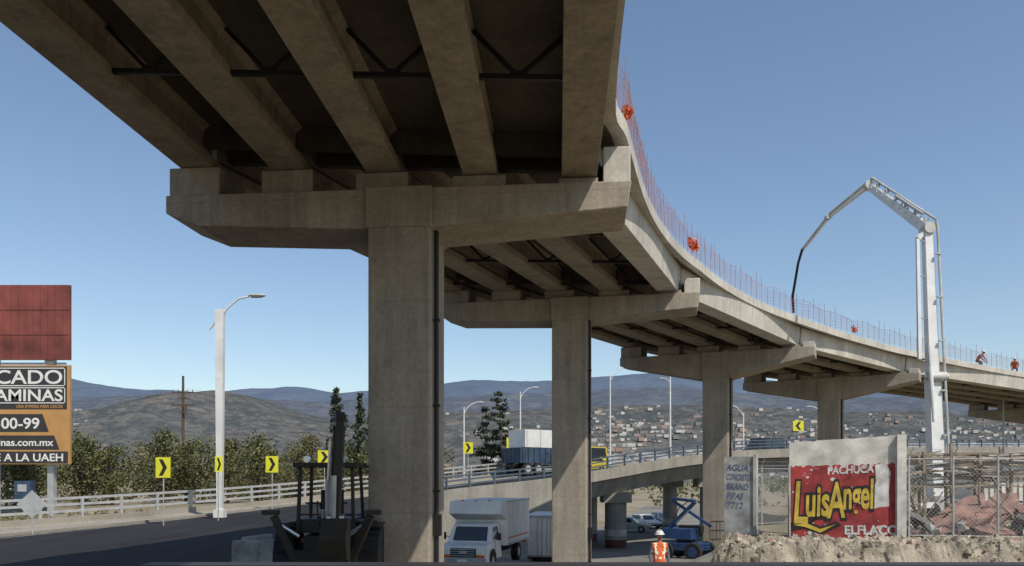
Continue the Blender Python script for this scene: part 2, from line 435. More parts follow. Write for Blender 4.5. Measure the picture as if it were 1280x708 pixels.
for i in range(0,7):
    l=V((*GL[i],CT[i]));r=V((*GR[i],CT[i])); u=(r-l).normalized(); d=V((-u.y,u.x,0)); L=(r-l).length
    c=(l+r)/2; th=.9
    e=empty('overpass_pier')
    cp=MB()
    if i<2: prof=[(-L/2,0),(L/2,0),(L/2-.1,-.60),(.72,-.92),(-.72,-.92),(-L/2+.8,-.74),(-L/2,-.42)]; cd=.90
    elif i==2: prof=[(-L/2,0),(L/2,0),(L/2-.12,-.62),(.72,-.92),(-.72,-.92),(-L/2+.75,-.78),(-L/2,-.5)]; cd=.9
    else: prof=[(-L/2,0),(L/2,0),(L/2,-.50),(.72,-1.5),(-.72,-1.5),(-L/2,-.50)]; cd=1.46
    n=len(prof)
    A=[c+u*x+V((0,0,1))*z-d*th for x,z in prof];B=[c+u*x+V((0,0,1))*z+d*th for x,z in prof]
    cp.add(A+B,[(k,n+k,n+(k+1)%n,(k+1)%n) for k in range(n)]+[tuple(range(n)),tuple(range(2*n-1,n-1,-1))],0)
    Rm=Matrix.Rotation(math.atan2(u.y,u.x),3,'Z')
    cc=c+u*.16
    cp.box(cc+V((0,0,-cd/2)),(1.56,1.98,cd+.04),Rm,0)
    for f in FRAC:
        h=PED+SUPS[i]*(1-f); p=l+(r-l)*f
        cp.box((p.x,p.y,CT[i]+h/2-.01),(1.25 if f<.8 else .9,1.5,h-.01),Rm,0)
    kh=.84 if i<2 else (.6 if i==2 else .3)
    p=r-u*.33; cp.box((p.x,p.y,CT[i]+kh/2),(.62,1.5,kh),Rm,1)
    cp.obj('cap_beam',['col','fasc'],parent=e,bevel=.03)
    cm=MB(); zb=T(cc.x,cc.y)-.6
    h=CT[i]-cd+.02-zb
    cm.box((cc.x,cc.y,zb+h/2),(1.46,1.88,h),Rm,0)
    cm.obj('column',['col'],parent=e,bevel=.05)
    pp=MB(); q=cc+u*.81-d*.55
    pp.cyl((q.x,q.y,zb),(q.x,q.y,CT[i]-cd-.03),.055,.055,10,0)
    for zz in np.arange(zb+1,CT[i]-1.5,2): pp.box((q.x,q.y,zz),(.16,.12,.05),Rm,0)
    pp.box((q.x,q.y,zb+2.2),(.22,.2,.5),Rm,0)
    pp.obj('drain_pipe',['blackp'],parent=e)
net=MB()
top=[p for p in edge_top]
for p,d in polylen_sample(top,.7):
    if p.y<10: continue
    h=.95+random.uniform(-.15,.45)
    net.cyl((p.x,p.y,p.z),(p.x+random.uniform(-.06,.06),p.y,p.z+h),.011,.011,4,1)
for hz,rr in ((.15,.006),(.3,.005),(.45,.006),(.6,.005),(.75,.006),(.9,.010)):
    pts=[p+V((0,0,hz+.09*math.sin(p.x*2.3+hz*2)+random.uniform(-.02,.02))) for p,_ in polylen_sample(top,.7) if p.y>10]
    net.tube(pts,rr,3,0)
for p,d in polylen_sample(top,.15):
    if p.y<10: continue
    net.cyl(p+V((0,0,.1)),p+V((random.uniform(-.03,.03),0,.88+.09*math.sin(p.x*2.3))),.0038,.0038,3,0)
net.obj('safety_net',['netor','rebar'])
def flag(p,s):
    m=MB(); n=8
    for a in range(n):
        for b in range(n):
            w=1-.5*abs(b/(n-1)-.4)
            m.v.append((s*(a/(n-1)-.5)*w+random.uniform(-.05,.05),random.uniform(-.12,.12),s*.7*(b/(n-1))+random.uniform(-.08,.08)+.1*math.sin(a*1.4)))
    for a in range(n-1):
        for b in range(n-1):
            q=a*n+b; m.f.append((q,q+1,q+n+1,q+n)); m.m.append(0)
    m.obj('orange_cloth_flag',['orange'],loc=p,rz=.5)
def edge_at(y):
    for a,b in zip(top[:-1],top[1:]):
        if a.y<=y<=b.y: return a.lerp(b,(y-a.y)/(b.y-a.y))
q=edge_at(18.3);flag(q+V((0.02,0,.15)),.18)
q=edge_at(32.0);flag(q+V((0,0,.25)),.55)
q=edge_at(48.2);flag(q+V((0,0,.2)),.4)

# ------------------------------------------------------------------ hills
def ridge(name,R,foot,tab,mat,amp,fs,back,n=260,x0=-1.3,x1=1.4,rowsN=46,base=-6):
    px=[a for a,b in tab]; py=[b for a,b in tab]
    m=MB()
    for j in range(rowsN+1):
        t=j/rowsN; y=foot+(R+back-foot)*t
        for i in range(n+1):
            x=(x0+(x1-x0)*i/n)*R
            zr=(595-interp(640+1000*x/R,px,py))/1000*R
            if y<=R: s=sm((y-foot)/(R-foot))**.9
            else: s=1-sm((y-R)/back)*.9
            k=fs
            nz=noise.fractal(V((x*k,y*k,R)),.8,2.1,7)
            rg=1-abs(noise.noise(V((x*k*1.7,y*k*.9,3.3+R))))*2
            z=base+(zr-base)*s*(1+.25*(1-s)*rg)+amp*nz*(.35+.65*s*(1-s)*4)*min(1,s*3)
            m.v.append((x,y,z))
    for j in range(rowsN):
        for i in range(n):
            a=j*(n+1)+i; m.f.append((a,a+1,a+n+2,a+n+1)); m.m.append(0)
    m.obj(name,[mat],smooth=180); return m
tf=[(-700,476),(-100,470),(90,474),(130,481),(180,487),(260,493),(330,489),(385,488),(430,496),(500,490),(560,485),(620,481),(700,478),(760,472),(810,468),(860,470),(920,478),(1000,483),(1080,481),(1180,489),(1280,497),(1500,490),(2000,480)]
tm=[(-700,520),(60,508),(130,500),(200,496),(330,503),(400,505),(500,500),(560,498),(620,495),(700,493),(780,489),(850,487),(920,494),(1000,497),(1100,500),(1200,505),(1280,510),(1600,500),(2000,500)]
tn=[(-700,560),(60,560),(110,545),(160,525),(210,509),(260,498),(300,494),(330,501),(380,517),(430,529),(500,528),(560,523),(640,518),(720,513),(800,511),(870,509),(940,516),(1000,520),(1100,518),(1200,525),(1280,529),(1600,530),(2000,520)]
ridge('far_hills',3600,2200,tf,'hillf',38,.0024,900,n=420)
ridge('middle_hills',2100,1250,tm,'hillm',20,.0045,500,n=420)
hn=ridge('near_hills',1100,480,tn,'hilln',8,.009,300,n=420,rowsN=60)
tw=MB(); V_=np.array(hn.v); 
M['t1']=P('town_white',(.52,.50,.46),.9,.1);M['t2']=P('town_pink',(.33,.24,.20),.9,.1);M['t3']=P('town_grey',(.22,.21,.20),.9,.1)
for _ in range(3600):
    c=random.random()
    if c<.42: px=random.gauss(800,80)
    elif c<.86: px=random.uniform(880,1500)
    elif c<.90: px=random.gauss(90,40)
    else: px=random.uniform(450,1300)
    y=505+abs(random.gauss(0,185)); x=(px-640)/1000*y
    if y>960: continue
    if noise.noise(V((x*.012,y*.012,5)))<-.18: continue
    j=round((y-480)/(920)*60); i=round((x/1100+1.3)/2.7*420)
    if not(0<=j<=60 and 0<=i<=420): continue
    v=V_[j*421+i]; s=random.uniform(1.6,4.4)
    tw.box((v[0]+random.uniform(-3.5,3.5),v[1]+random.uniform(-4,4),v[2]+s*.2),(s*random.uniform(.8,1.8),s,s*.75),Matrix.Rotation(random.uniform(-.3,.3),3,'Z'),random.choice((0,0,1,2,2)))
tw.obj('distant_town',['t1','t2','t3'])

# ------------------------------------------------------------------ vegetation
def leaves(m,c,r,n,s,mi,squash=1):
    for _ in range(n):
        d=V((random.gauss(0,1),random.gauss(0,1),random.gauss(0,1))).normalized()*(random.random()**.33)
        p=V(c)+V((d.x*r,d.y*r,d.z*r*squash))
        a=V((random.gauss(0,1),random.gauss(0,1),random.gauss(0,1))).normalized(); b=a.orthogonal().normalized(); a2=a.cross(b)
        k=s*random.uniform(.6,1.4)
        m.add([p-b*k*.5,p+a2*k*.32,p+b*k*.5,p-a2*k*.32],[(0,1,2,3)],mi)
def tree(name,x,y,H,R,n,leaf='leaf',ls=.22,blobs=14,low=.25):
    m=MB(); z0=T(x,y)-.1; m.cyl((0,0,0),(0.1,0,H*.45),R*.07,R*.04,8,0)
    per=max(1,n//blobs)
    for _ in range(blobs):
        t=random.random()**.8; zz=H*(low+(1-low)*t*.86)
        w=R*math.sin(math.pi*min(1,.25+.72*t))*.85
        an=random.uniform(0,6.28); c=V((math.cos(an)*w*random.random()**.5,math.sin(an)*w*random.random()**.5,zz))
        m.cyl((0.05,0,H*.3),c,R*.03,.01,5,0)
        leaves(m,c,R*random.uniform(.25,.45),per,ls,1,.8)
    return m.obj(name,['bark',leaf],loc=(x,y,z0))
for k in range(17):
    t=k/16
    x=-34+23.5*t+random.uniform(-.8,.8); y=49+13*t+random.uniform(-1,4)
    tree('shrub_tree',x,y,random.uniform(4.1,5.4)+.5*math.sin(t*3),random.uniform(1.9,2.9),2600,random.choice(('leaf','leaf2','leaf')),.17,26,.10)
bm=MB()
for _ in range(260):
    t=random.random(); x=-42+36*t; y=56+16*t+random.uniform(0,12); r=random.uniform(.7,1.5)
    leaves(bm,(x,y,T(x,y)+random.uniform(.3,4.2)),r,130,.24,0,.8)
bm.obj('bush_mass',['leaf2'])
bm=MB()
for _ in range(220):
    x=random.uniform(-130,160); y=random.uniform(130,260); r=random.uniform(1.2,3)
    leaves(bm,(x,y,-4.5+random.uniform(0,3.0)),r,60,.7,0,.8)
bm.obj('distant_trees',['leaf'])
bm=MB()
for _ in range(45):
    x=random.uniform(22,60); y=random.uniform(64,76); r=random.uniform(.5,1.2)
    leaves(bm,(x,y,T(x,y)+random.uniform(.2,3.4)),r,160,.2,0,.9)
bm.obj('roadside_bushes',['leaf'])
bm=MB()
for _ in range(110):
    x=random.uniform(-31,-18); y=random.uniform(30,47); r=random.uniform(.12,.35)
    fx=interp(y,[24,36,45,54],[-30,-22.8,-17,-10.5])
    if x>fx-.6: continue
    leaves(bm,(x,y,T(x,y)+.15),r,60,.10,0,.9)
bm.obj('dry_grass_tufts',['leaf2'])
def conifer(name,x,y,zt,R,tiers,per,sparse=1.0,ls=.3,droop=.25,cyp=False,lean=0,n_=9):
    z0=T(x,y); H=zt-z0; m=MB(); m.cyl((0,0,0),(lean,0,H),.16,.02,7,0)
    for k in range(tiers):
        t=(k+.5)/tiers; zz=H*(.25+.75*t); rr=R*(1-t)**(.7)+.12
        for q in range(per):
            if random.random()>sparse: continue
            an=random.uniform(0,6.28); l=rr*random.uniform(.5,1.2)
            base=V((lean*zz/H,0,zz)); tip=base+V((math.cos(an)*l,math.sin(an)*l,(l*.9 if cyp else l*random.uniform(-droop,.45))))
            m.cyl(base,tip,.025,.008,4,0)
            for s in np.linspace(.25,1,max(3,int(l/.22))):
                p=base.lerp(tip,float(s)); leaves(m,p,.15 if cyp else .2,n_,ls,1)
    m.obj(name,['bark','pine'],loc=(x,y,z0))
conifer('cypress_tree',-13.4,61,6.6,.75,22,5,.8,.2,cyp=True)
conifer('cypress_tree',-12.0,61.5,6.2,.7,22,5,.7,.2,cyp=True,lean=.3)
conifer('cypress_tree',-11.2,64,5.2,.7,18,5,.8,.2,cyp=True)
conifer('pine_tree',-.4,74,7.9,3.0,15,8,.68,.26,lean=-.9,n_=9)
conifer('pine_tree',-2.4,76,6.6,2.4,13,8,.65,.26,n_=8)

# ------------------------------------------------------------------ street lamps / poles
def lamp(x,y,zb,h,arm,dirx,w=.1,mat='white',thick=False):
    m=MB()
    m.box((0,0,.15),(w*3.2,w*3.2,.3),None,0)
    m.cyl((0,0,0),(0,0,h),w*1.0,w*(1.0 if thick else .6),12,0)
    zt=h*.92
    pts=[V((0,0,zt)),V((dirx*arm*.2,0,zt+arm*.38)),V((dirx*arm*.55,0,zt+arm*.72)),V((dirx*arm*.85,0,zt+arm*.86)),V((dirx*arm,0,zt+arm*.88))]
    m.tube(pts,.045,8,0)
    hd=pts[-1]
    m.sphere(hd+V((dirx*.3,0,0)),(.42,.16,.1),1,12,8)
    m.box(hd+V((dirx*.3,0,-.07)),(.5,.2,.05),None,1)
    return m.obj('street_lamp',[mat,'whited'],loc=(x,y,zb),smooth=40)
m=MB(); m.box((0,0,.2),(.5,.5,.4),None,0)
m.beam((0,0,.2),(0,0,10.4),.26,.26,0,.44,.3)
m.tube([V((-.55,0,9.4)),V((-.1,0,9.9)),V((.45,0,10.55)),V((.95,0,10.95)),V((1.45,0,11.05))],.05,8,0)
m.sphere((1.85,0,11.1),(.45,.18,.1),1,14,8); m.box((1.8,0,11.03),(.5,.22,.06),None,1)
m.obj('street_lamp',['white','whited'],loc=(-14.6,40,-1.75+-.35),smooth=40)
lamp(10.8,88,1.2,10.0,1.6,1); lamp(17.8,90,1.0,10.2,.6,-1,.13); lamp(-4.5,75,-1.2,7.6,1.2,1); lamp(.9,86,.5,8.5,1.3,1)
lamp(24.3,84,2.0,4.6,1.3,-1); lamp(43.0,70,-1,8.8,.8,-1,.1,'galv'); lamp(36,92,2,5,1.5,-1)
up=MB(); up.cyl((0,0,0),(0,0,12.2),.2,.13,10,0)
for z,w in((10.3,2.4),(8.9,2.6),(9.7,1.2)): up.box((0,-.1,z),(w,.12,.14),None,0)
for sx in(-1.1,-.5,.5,1.1): up.cyl((sx,-.1,10.35),(sx,-.1,10.65),.06,.05,6,0); up.cyl((sx,-.1,8.95),(sx,-.1,9.2),.06,.05,6,0)
up.cyl((.3,-.2,8.9),(.3,-.2,7.9),.22,.22,10,0)
for sx in(-1.1,1.1):
    for ex in(-60,50):
        up.tube([V((sx+ex*t,30*t,10.65-6*t*(1-t))) for t in np.linspace(0,1,9)],.012,4,0)
up.obj('utility_pole',['bark'],loc=(-37.0,90,-1.0))
def chevron(x,y,zc,w,h,flip=False,rz=0):
    m=MB(); m.cyl((0,.04,T(x,y)-zc),(0,.04,h/2),.03,.03,6,2)
    m.box((0,0,0),(w,.03,h),None,0)
    s=-1 if flip else 1; t=w*.22
    X=w*.28
    for zz in (1,-1):
        vs=[(s*(-X),-.019,zz*h*.40),(s*(-X+t*1.2),-.019,zz*h*.40),(s*(X),-.019,0),(s*(X-t*1.3),-.019,0)]
        f=(0,1,2,3) if (zz*s)<0 else (3,2,1,0)
        m.add(vs,[f],1)
    m.obj('chevron_sign',['yellow','black','galv'],loc=(x,y,zc),rz=rz)
chevron(-15.7,36,.36,.66,.92); chevron(-14.15,38.6,.55,.4,.75,rz=.9); chevron(-13.5,45,.63,.70,.92);chevron(-12.9,55,1.27,.9,.9)
chevron(-3.4,62,2.15,.75,.85); chevron(-.1,70,2.8,.75,1); chevron(34.0,95,5.9,1.25,1.2,True)
dm=MB(); dm.cyl((0,.03,-1.7),(0,.03,.4),.035,.035,8,0)
dm.box((0,0,0),(.80,.02,.80),Matrix.Rotation(math.radians(45),3,'Y'),0)
dm.obj('warning_sign',['galv'],loc=(-19.2,32,-1.15),rz=.15)
bx=MB(); bx.box((0,0,0),(.9,.5,1.2),None,0); bx.box((0,-.27,.2),(.5,.03,.4),None,1); bx.cyl((0,0,-2),(0,0,-.6),.08,.08,8,1)
bx.obj('utility_cabinet',['bluel','galv'],loc=(-27.4,45,-.9))

# ------------------------------------------------------------------ billboard
bl=empty('billboard',(-27.7,45,0))
m=MB(); 
m.box((0,0,8.6),(5.75,.18,4.2),None,0)
for k in range(1,14): m.box((-2.875+k*.41,-.095,8.6),(.018,.015,4.2),None,3)
for k in (1,2): m.box((0,-.104,6.5+k*1.4),(5.75,.02,.02),None,3)
m.box((0,0,3.42),(5.75,.18,5.56),None,1)
m.box((-.12,.25,6.33),(5.2,.1,.1),None,2)
for x in(-1.6,1.6): m.beam((x,.4,-2.5),(x,.4,10.5),.35,.35,2)
m.box((1.6,.15,6.4),(.5,.1,.3),None,2)
m.obj('structure',['redp','orp','galv','redg'],parent=bl)
m=MB()
def bar(x0,x1,z0,z1,sl=0,mi=0,yy=-.1):
    m.add([(x0,yy,z0),(x1+sl,yy,z0),(x1,yy,z1),(x0,yy,z1)],[(0,1,2,3)],mi)
bar(-2.85,2.72,3.72,6.12); bar(-2.85,1.35,2.45,3.45,.35); bar(-2.85,2.0,1.45,2.25,.3);bar(-2.85,2.78,.68,1.35)
def fr_(x0,x1,z0,z1,t=.05):
    for a,b,c,d in((x0,x1,z0,z0+t),(x0,x1,z1-t,z1),(x1-t,x1,z0,z1)): bar(a,b,c,d,0,1,-.104)
fr_(-2.8,2.62,5.02,6.05); fr_(-2.8,2.62,4.05,4.95)
m.obj('graphics',['darkp','wht'],parent=bl)
def bt(b,s,x,z,sx,mat='wht',off=.015): text('lettering',b,s,(x,-.112,z),0,mat,bl,sx,1,0,off,.003,'RIGHT')
bt('MERCADO',1.08,2.5,5.16,1.2); bt('LAMINAS',.92,2.5,4.19,1.15)
bt('UNA EMPRESA PARA CRECER',.25,2.5,3.79,.8,'orp',.004)
bt('771 300-99',.85,1.2,2.64,1.1); bt('mercadolaminas.com.mx',.56,1.95,1.67,1.1,'wht',.01); bt('FRENTE A LA UAEH',.60,2.55,.81,1.12,'wht',.01)

# ------------------------------------------------------------------ mural wall etc (right)
p0=V((9.57,27.6,0));p1=V((13.0,26.4,0)); d=(p1-p0); LW=d.length; ang=math.atan2(d.y,d.x)
mw=empty('mural_wall',(9.57,27.6,0),ang)
m=MB(); vs=[]
nX=24
tops=[1.13+.22*k/nX+random.uniform(-.02,.02) for k in range(nX+1)]
for k in range(nX+1): x=LW*k/nX; vs+=[(x,0,-2.6),(x,0,tops[k]),(x,.22,tops[k]),(x,.22,-2.6)]
fs=[]
for k in range(nX):
    a=4*k;b=a+4
    fs+=[(a,b,b+1,a+1),(a+1,b+1,b+2,a+2),(a+3,a+2,b+2,b+3)]
fs+=[(0,1,2,3),(4*nX+3,4*nX+2,4*nX+1,4*nX)]
m.add(vs,fs,0); m.box((LW-.14,-.02,-.65),(.28,.3,4.0),None,1)
m.obj('plaster_wall',['wallw','wallw'],parent=mw)
m=MB()
xr=LW-.36
up_=[]; K=40
for k in range(K+1): up_.append((0.04+xr*k/K,-.004,.30+.10*k/K+random.uniform(-.05,.05)))
dn=[(0.04+xr*k/K,-.004,-2.12+random.uniform(-.06,.06)) for k in range(K+1)]
for k in range(K): m.add([dn[k],dn[k+1],up_[k+1],up_[k]],[(0,1,2,3)],0)
poly=[(2.66,-.009,-1.12),(2.8,-.009,-1.06),(3.14,-.009,-1.02),(3.12,-.009,-.5),(3.18,-.009,.1),(3.04,-.009,.40),(2.70,-.009,.36),(2.74,-.009,-.2),(2.62,-.009,-.5)]
m.add(poly,[tuple(range(9))],1)
for _ in range(70):
    x=random.uniform(.1,3.2);z=random.choice((random.uniform(-2.1,-1.7),random.uniform(.0,.4),random.uniform(-2.1,.4)));s=random.choice((.015,.02,.03,.05,.08))
    pts=[(x+math.cos(t)*s*random.uniform(.6,1.5),-.0075,z+math.sin(t)*s*random.uniform(.5,1.2)) for t in np.linspace(0,6.28,7)[:-1]]
    m.add(pts,[tuple(range(6))],1)
m.obj('painted_field',['mred','mwht'],parent=mw)
def mt(b,s,x,z,mat,sx,sy,sh,off,lay,tilt=0): text('lettering',b,s,(x,-.01-.004*lay,z),0,mat,mw,sx,sy,sh,off,.002,'LEFT',tilt)
mt('PACHUCA',.36,1.22,.04,'mwht',.85,1,.1,.012,1,-.05)
for off,mat,lay in((.10,'black',1),(.025,'myel',3)):
    mt('L',1.9,.08,-1.62,mat,.55,1.08,.12,off,lay)
    mt('uis',1.05,.50,-1.38,mat,.68,1.4,.16,off,lay,-.05)
    mt('A',1.3,1.22,-1.42,mat,.62,1.3,.16,off,lay,-.05)
    mt('ngel',1.02,1.70,-1.12,mat,.58,1.35,.16,off,lay,-.05)
mt('ELFLACO',.42,1.75,-1.98,'mwht',.95,1.0,0,.014,2,-.02)
m=MB(); 
sw=[(.05,-1.62),(.55,-1.55),(1.0,-1.74),(1.5,-1.55),(1.66,-1.68),(1.0,-2.02),(.5,-1.82),(.08,-1.90)]
m.add([(a,-.016,b) for a,b in sw],[tuple(range(8))],0)
m.add([(a,-.030,b-.02+.0) for a,b in [(.12,-1.68),(.55,-1.61),(1.0,-1.80),(1.50,-1.62),(1.0,-1.93),(.5,-1.74)]],[tuple(range(6))],1)
m.obj('swash',['black','myel'],parent=mw)
gw=empty('grey_wall',(7.95,30,0),-.5)
m=MB(); m.box((.55,.1,-.75),(1.1,.2,2.9),None,0); m.box((1.14,.08,-.72),(.12,.28,3.0),None,1)
m.obj('panel',['wallg','whited'],parent=gw)
for k,(b,z) in enumerate((('AGUA',.2),('CONCRETO',-.15),('BRAND',-.5),('PIPAS',-.85),('7712',-1.2))):
    text('lettering',b,.32,(.08,-.006,z),.0,'mblue',gw,[.9,.5,.75,.8,.95][k],1,0.2,.004,.003,'LEFT',.04)
def fence(p0,p1,z0,z1,sp=.12,posts=3,w=.004):
    p0=V((*p0,0));p1=V((*p1,0)); L=(p1-p0).length; u=(p1-p0)/L; H=z1-z0; m=MB()
    for k in range(posts+1):
        q=p0+u*L*k/posts; m.cyl((q.x,q.y,z0-.6),(q.x,q.y,z1+.1),.035,.035,8,0)
        m.cyl((q.x,q.y,z1+.1),(q.x+.02,q.y-.3,z1+.4),.02,.02,6,0)
    for z in(z0+.02,z1): m.cyl((p0.x,p0.y,z),(p1.x,p1.y,z),.015,.015,6,0)
    s=-H
    while s<L:
        for sg in(1,-1):
            a0=max(s,0);a1=min(s+H,L)
            if a1<=a0: continue
            za=a0-s;zb=a1-s
            if sg<0: za=H-za;zb=H-zb
            A=p0+u*a0;B=p0+u*a1
            m.cyl((A.x,A.y,z0+za),(B.x,B.y,z0+zb),w,w,3,0)
        s+=sp
    for z in (.15,.3): m.tube([V((p0.x+u.x*L*t,p0.y+u.y*L*t-.15-z*.3,z1+z)) for t in (0,.5,1)],.006,3,0)
    m.obj('chain_link_fence',['galv'])
fence((9.05,30.2),(9.9,28.6),-2.1,.35,.13,1)
fence((13.15,26.5),(18.5,25.6),-2.0,.55,.14,4,.003)
fence((9.2,33.5),(12.5,36),-2.1,.3,.16,2)
m=MB(); nx_=190; ny_=26; x0,x1,y0,y1=5.6,21,21.6,25.6
def mtop(x,y): return -2.0+.12*noise.noise(V((x*.8,y*.8,1)))+.20*noise.fractal(V((x*1.9,y*1.9,4)),1,2,5)
def mslope(x,y): return sm((y-y0+.5*noise.noise(V((x*1.3,2,y)))) /1.7)*sm((x-x0+.4*noise.noise(V((y*2,x,1))))/1.4)
for j in range(ny_+1):
    for i in range(nx_+1):
        x=x0+(x1-x0)*i/nx_;y=y0+(y1-y0)*j/ny_
        t=mslope(x,y)
        z=-3.4*(1-t)+mtop(x,y)*t+.10*noise.fractal(V((x*5,y*5,2)),.7,2,4)
        m.v.append((x+.10*noise.noise(V((x*3,y*3,9))),y+.15*noise.noise(V((x*2,y*2,7))),z))
for j in range(ny_):
    for i in range(nx_):
        a=j*(nx_+1)+i;m.f.append((a,a+1,a+nx_+2,a+nx_+1));m.m.append(0)
for _ in range(1500):
    x=random.uniform(x0+.4,x1);y=random.uniform(y0+.2,y1)
    if noise.noise(V((x*.9,y*.9,3)))<-.12: continue
    t=mslope(x,y)
    z=-3.4*(1-t)+mtop(x,y)*t
    rock(m,(x,y,z+random.uniform(-.03,.03)),random.choice((.02,.03,.03,.04,.05,.05,.07,.09,.13)) ,random.choice((0,0,0,1,1,2)))
m.obj('rubble_mound',['earth','stone','rust'])
for (x,y,z,sx,sy,sz,rx,ry,rz,k) in ((15.6,27.6,-1.35,1.9,1.1,.14,.5,-.5,.2,'rust'),(16.9,27.9,-1.2,1.8,1.0,.16,.35,-.62,.5,'rust'),(17.6,27.2,-1.7,1.5,.9,.15,.6,.3,.9,'br2'),(14.6,28.2,-1.65,1.2,.9,.15,.2,.5,.1,'br2'),(16.2,27.0,-1.85,1.3,.8,.15,.3,.2,-.4,'rust'),(18.6,28,-1.1,2,1.1,.16,.5,-.4,.1,'rust')):
    m=MB(); n=10
    pl=[(sx/2*math.cos(t)*random.uniform(.65,1.2)*1.2,sy/2*math.sin(t)*random.uniform(.7,1.2)*1.2) for t in [2*math.pi*q/n+.3 for q in range(n)]]
    m.add([(a,b,-sz/2) for a,b in pl]+[(a,b,sz/2) for a,b in pl],[tuple(range(n-1,-1,-1)),tuple(range(n,2*n))]+[(q,(q+1)%n,n+(q+1)%n,n+q) for q in range(n)],0)
    for q in range(5): m.cyl((random.uniform(-.3,.3),random.uniform(-.3,.3),0),(random.uniform(-1.3,1.3),random.uniform(-.6,.6),random.uniform(-.1,.4)),.01,.01,5,1)
    o=m.obj('broken_slab',[k,'rebar'],loc=(x,y,z)); o.rotation_euler=(rx,ry,rz)
m=MB()
for _ in range(60):
    x=random.uniform(15.2,19.5);y=random.uniform(29.5,32.5);z=random.choice((-.4,-.1,.15,.4,.65,.8))+random.uniform(-.05,.05)
    L=random.uniform(1.2,3.6);a=random.uniform(-.35,.35);b=random.uniform(-.14,.14)
    m.beam((x-L/2,y-a,z-b),(x+L/2,y+a,z+b),random.uniform(.12,.26),.05,random.choice((0,0,1)))
for x in(15.4,16.4,17.5,18.6,19.6):
    for y in(29.8,32.2): m.beam((x,y,-2.3),(x+random.uniform(-.1,.1),y,.75+random.uniform(0,.5)),.09,.09,0)
m.obj('timber_pile',['wood','whited'])
m=MB()
for _ in range(190):
    x=random.uniform(13.5,19);y=random.uniform(26.8,30);rock(m,(x,y,-2.05+random.uniform(0,.35)+.25*noise.noise(V((x,y,0)))),random.choice((.06,.08,.1,.14,.2,.28)),random.choice((0,1,2)))
for _ in range(40):
    x=random.uniform(13.5,19);y=random.uniform(27,30);m.beam((x,y,-2+random.random()),(x+random.uniform(-1,1),y+random.uniform(-.5,.5),-1.6+random.random()*1.6),.08,.04,3)
m.obj('rubble_heap',['stone','rust','wallg','wood'])
m=MB(); m.box((0,0,0),(3.2,1.8,1.0),None,0)
for k in range(12): m.box((-1.5+k*.27,-.93,0),(.03,.04,1.0),None,1)
m.box((0,0,.56),(3.5,2.1,.1),None,1)
m.obj('formwork_stack',['wallw','wood'],loc=(22,36,-.6),rz=.1)

# concrete pump
m=MB()
B0=V((19.15,36,-1.2));B1=V((19.2,37,11.4));B2=V((17.8,40,14.5));B3=V((16.4,41.5,13.4));B4=V((15.46,42.7,11.96));B5=V((15.24,43.3,9.7))
m.beam(B0,B0.lerp(B1,.45),.62,.6,0,.54,.5); m.beam(B0.lerp(B1,.44),B1,.46,.42,0,.36,.34)
mid=B0.lerp(B1,.45); m.cyl(mid+V((-.42,-.3,0)),mid+V((.42,-.3,0)),.22,.22,14,1); m.cyl(mid+V((-.52,-.31,0)),mid+V((.52,-.31,0)),.10,.10,12,2)
m.beam(V((18.65,36.8,10.9)),V((18.6,36.5,5.3)),.13,.13,0,.16,.15)
m.beam(V((18.65,36.8,10.9)),B1,.18,.18,0)
for t in (0,.3,.65,1.0):
    a=V((18.65,36.8,10.9)).lerp(V((18.6,36.5,5.3)),float(t)); m.cyl(a,(19.15,a.y,a.z-.2),.03,.03,6,2)
m.cyl(B1+V((0,-.3,0)),B1+V((0,.3,0)),.26,.26,14,1)
m.beam(B1,B2,.34,.44,0,.24,.3)
for k in range(10):
    a=B1.lerp(B2,(k+.5)/10); m.box(a+V((-.02,-.19,.05)),(.07,.05,.34),Matrix.Rotation(.43,3,'Y'),2)
m.cyl(B2+V((0,-.22,0)),B2+V((0,.22,0)),.22,.22,12,1)
m.cyl(B1.lerp(B2,.1)+V((0,-.2,.42)),B1.lerp(B2,.55)+V((0,-.2,.34)),.07,.07,8,2)
m.beam(B2,B3,.2,.24,0,.15,.17);m.beam(B3,B4,.14,.17,0,.09,.11)
m.cyl(B3+V((0,-.15,0)),B3+V((0,.15,0)),.15,.15,10,1)
pipe=[B0+V((.40,-.4,0)),B1+V((.32,-.3,0)),B1+V((.25,-.3,.35)),B2+V((.1,-.25,.28)),B3+V((.05,-.2,.17)),B4+V((0,-.1,.1)),B4+V((-.15,.1,-.6)),B5+V((-.05,0,0)),B5+V((0,0,-.9))]
m.tube(pipe[:6],.06,8,1); m.tube(pipe[5:],.07,8,3)
for t in (.08,.24,.4,.58,.74,.9):
    p=B0.lerp(B1,float(t)); m.box(p+V((.28,-.35,0)),(.22,.12,.07),None,2)
for t in np.linspace(.1,.9,6):
    p=B1.lerp(B2,float(t)); m.box(p+V((.12,-.25,.15)),(.16,.1,.18),None,2)
m.cyl((18.9,35.8,2.4),(18.82,36.0,4.9),.09,.09,10,0); m.cyl((18.82,36.0,4.9),(18.9,36.3,6.0),.05,.05,8,2)
m.cyl((19.15,36,-2),(19.15,36,-.9),.55,.45,16,1); m.box((21.5,36.6,-1.35),(8,2.2,.35),None,2)
m.box((26.2,36.6,-.45),(1.8,2.3,1.9),None,0); m.box((26.3,36.6,.2),(1.85,2.0,.6),None,4)
for x in(18.5,19.7,22,25.6):
    for y in(35.6,37.6): m.cyl((x,y-.2,-1.65),(x,y+.2,-1.65),.5,.5,18,3)
for sx in(-1,1): m.beam((19.15,36,-1.3),(19.15+sx*2.4,33.8,-1.3),.25,.25,0); m.beam((19.15+sx*2.4,33.8,-1.3),(19.15+sx*2.4,33.8,-2.1),.16,.16,0)
m.obj('concrete_pump_truck',['white','whited','galv','rubber','glass'],smooth=35)

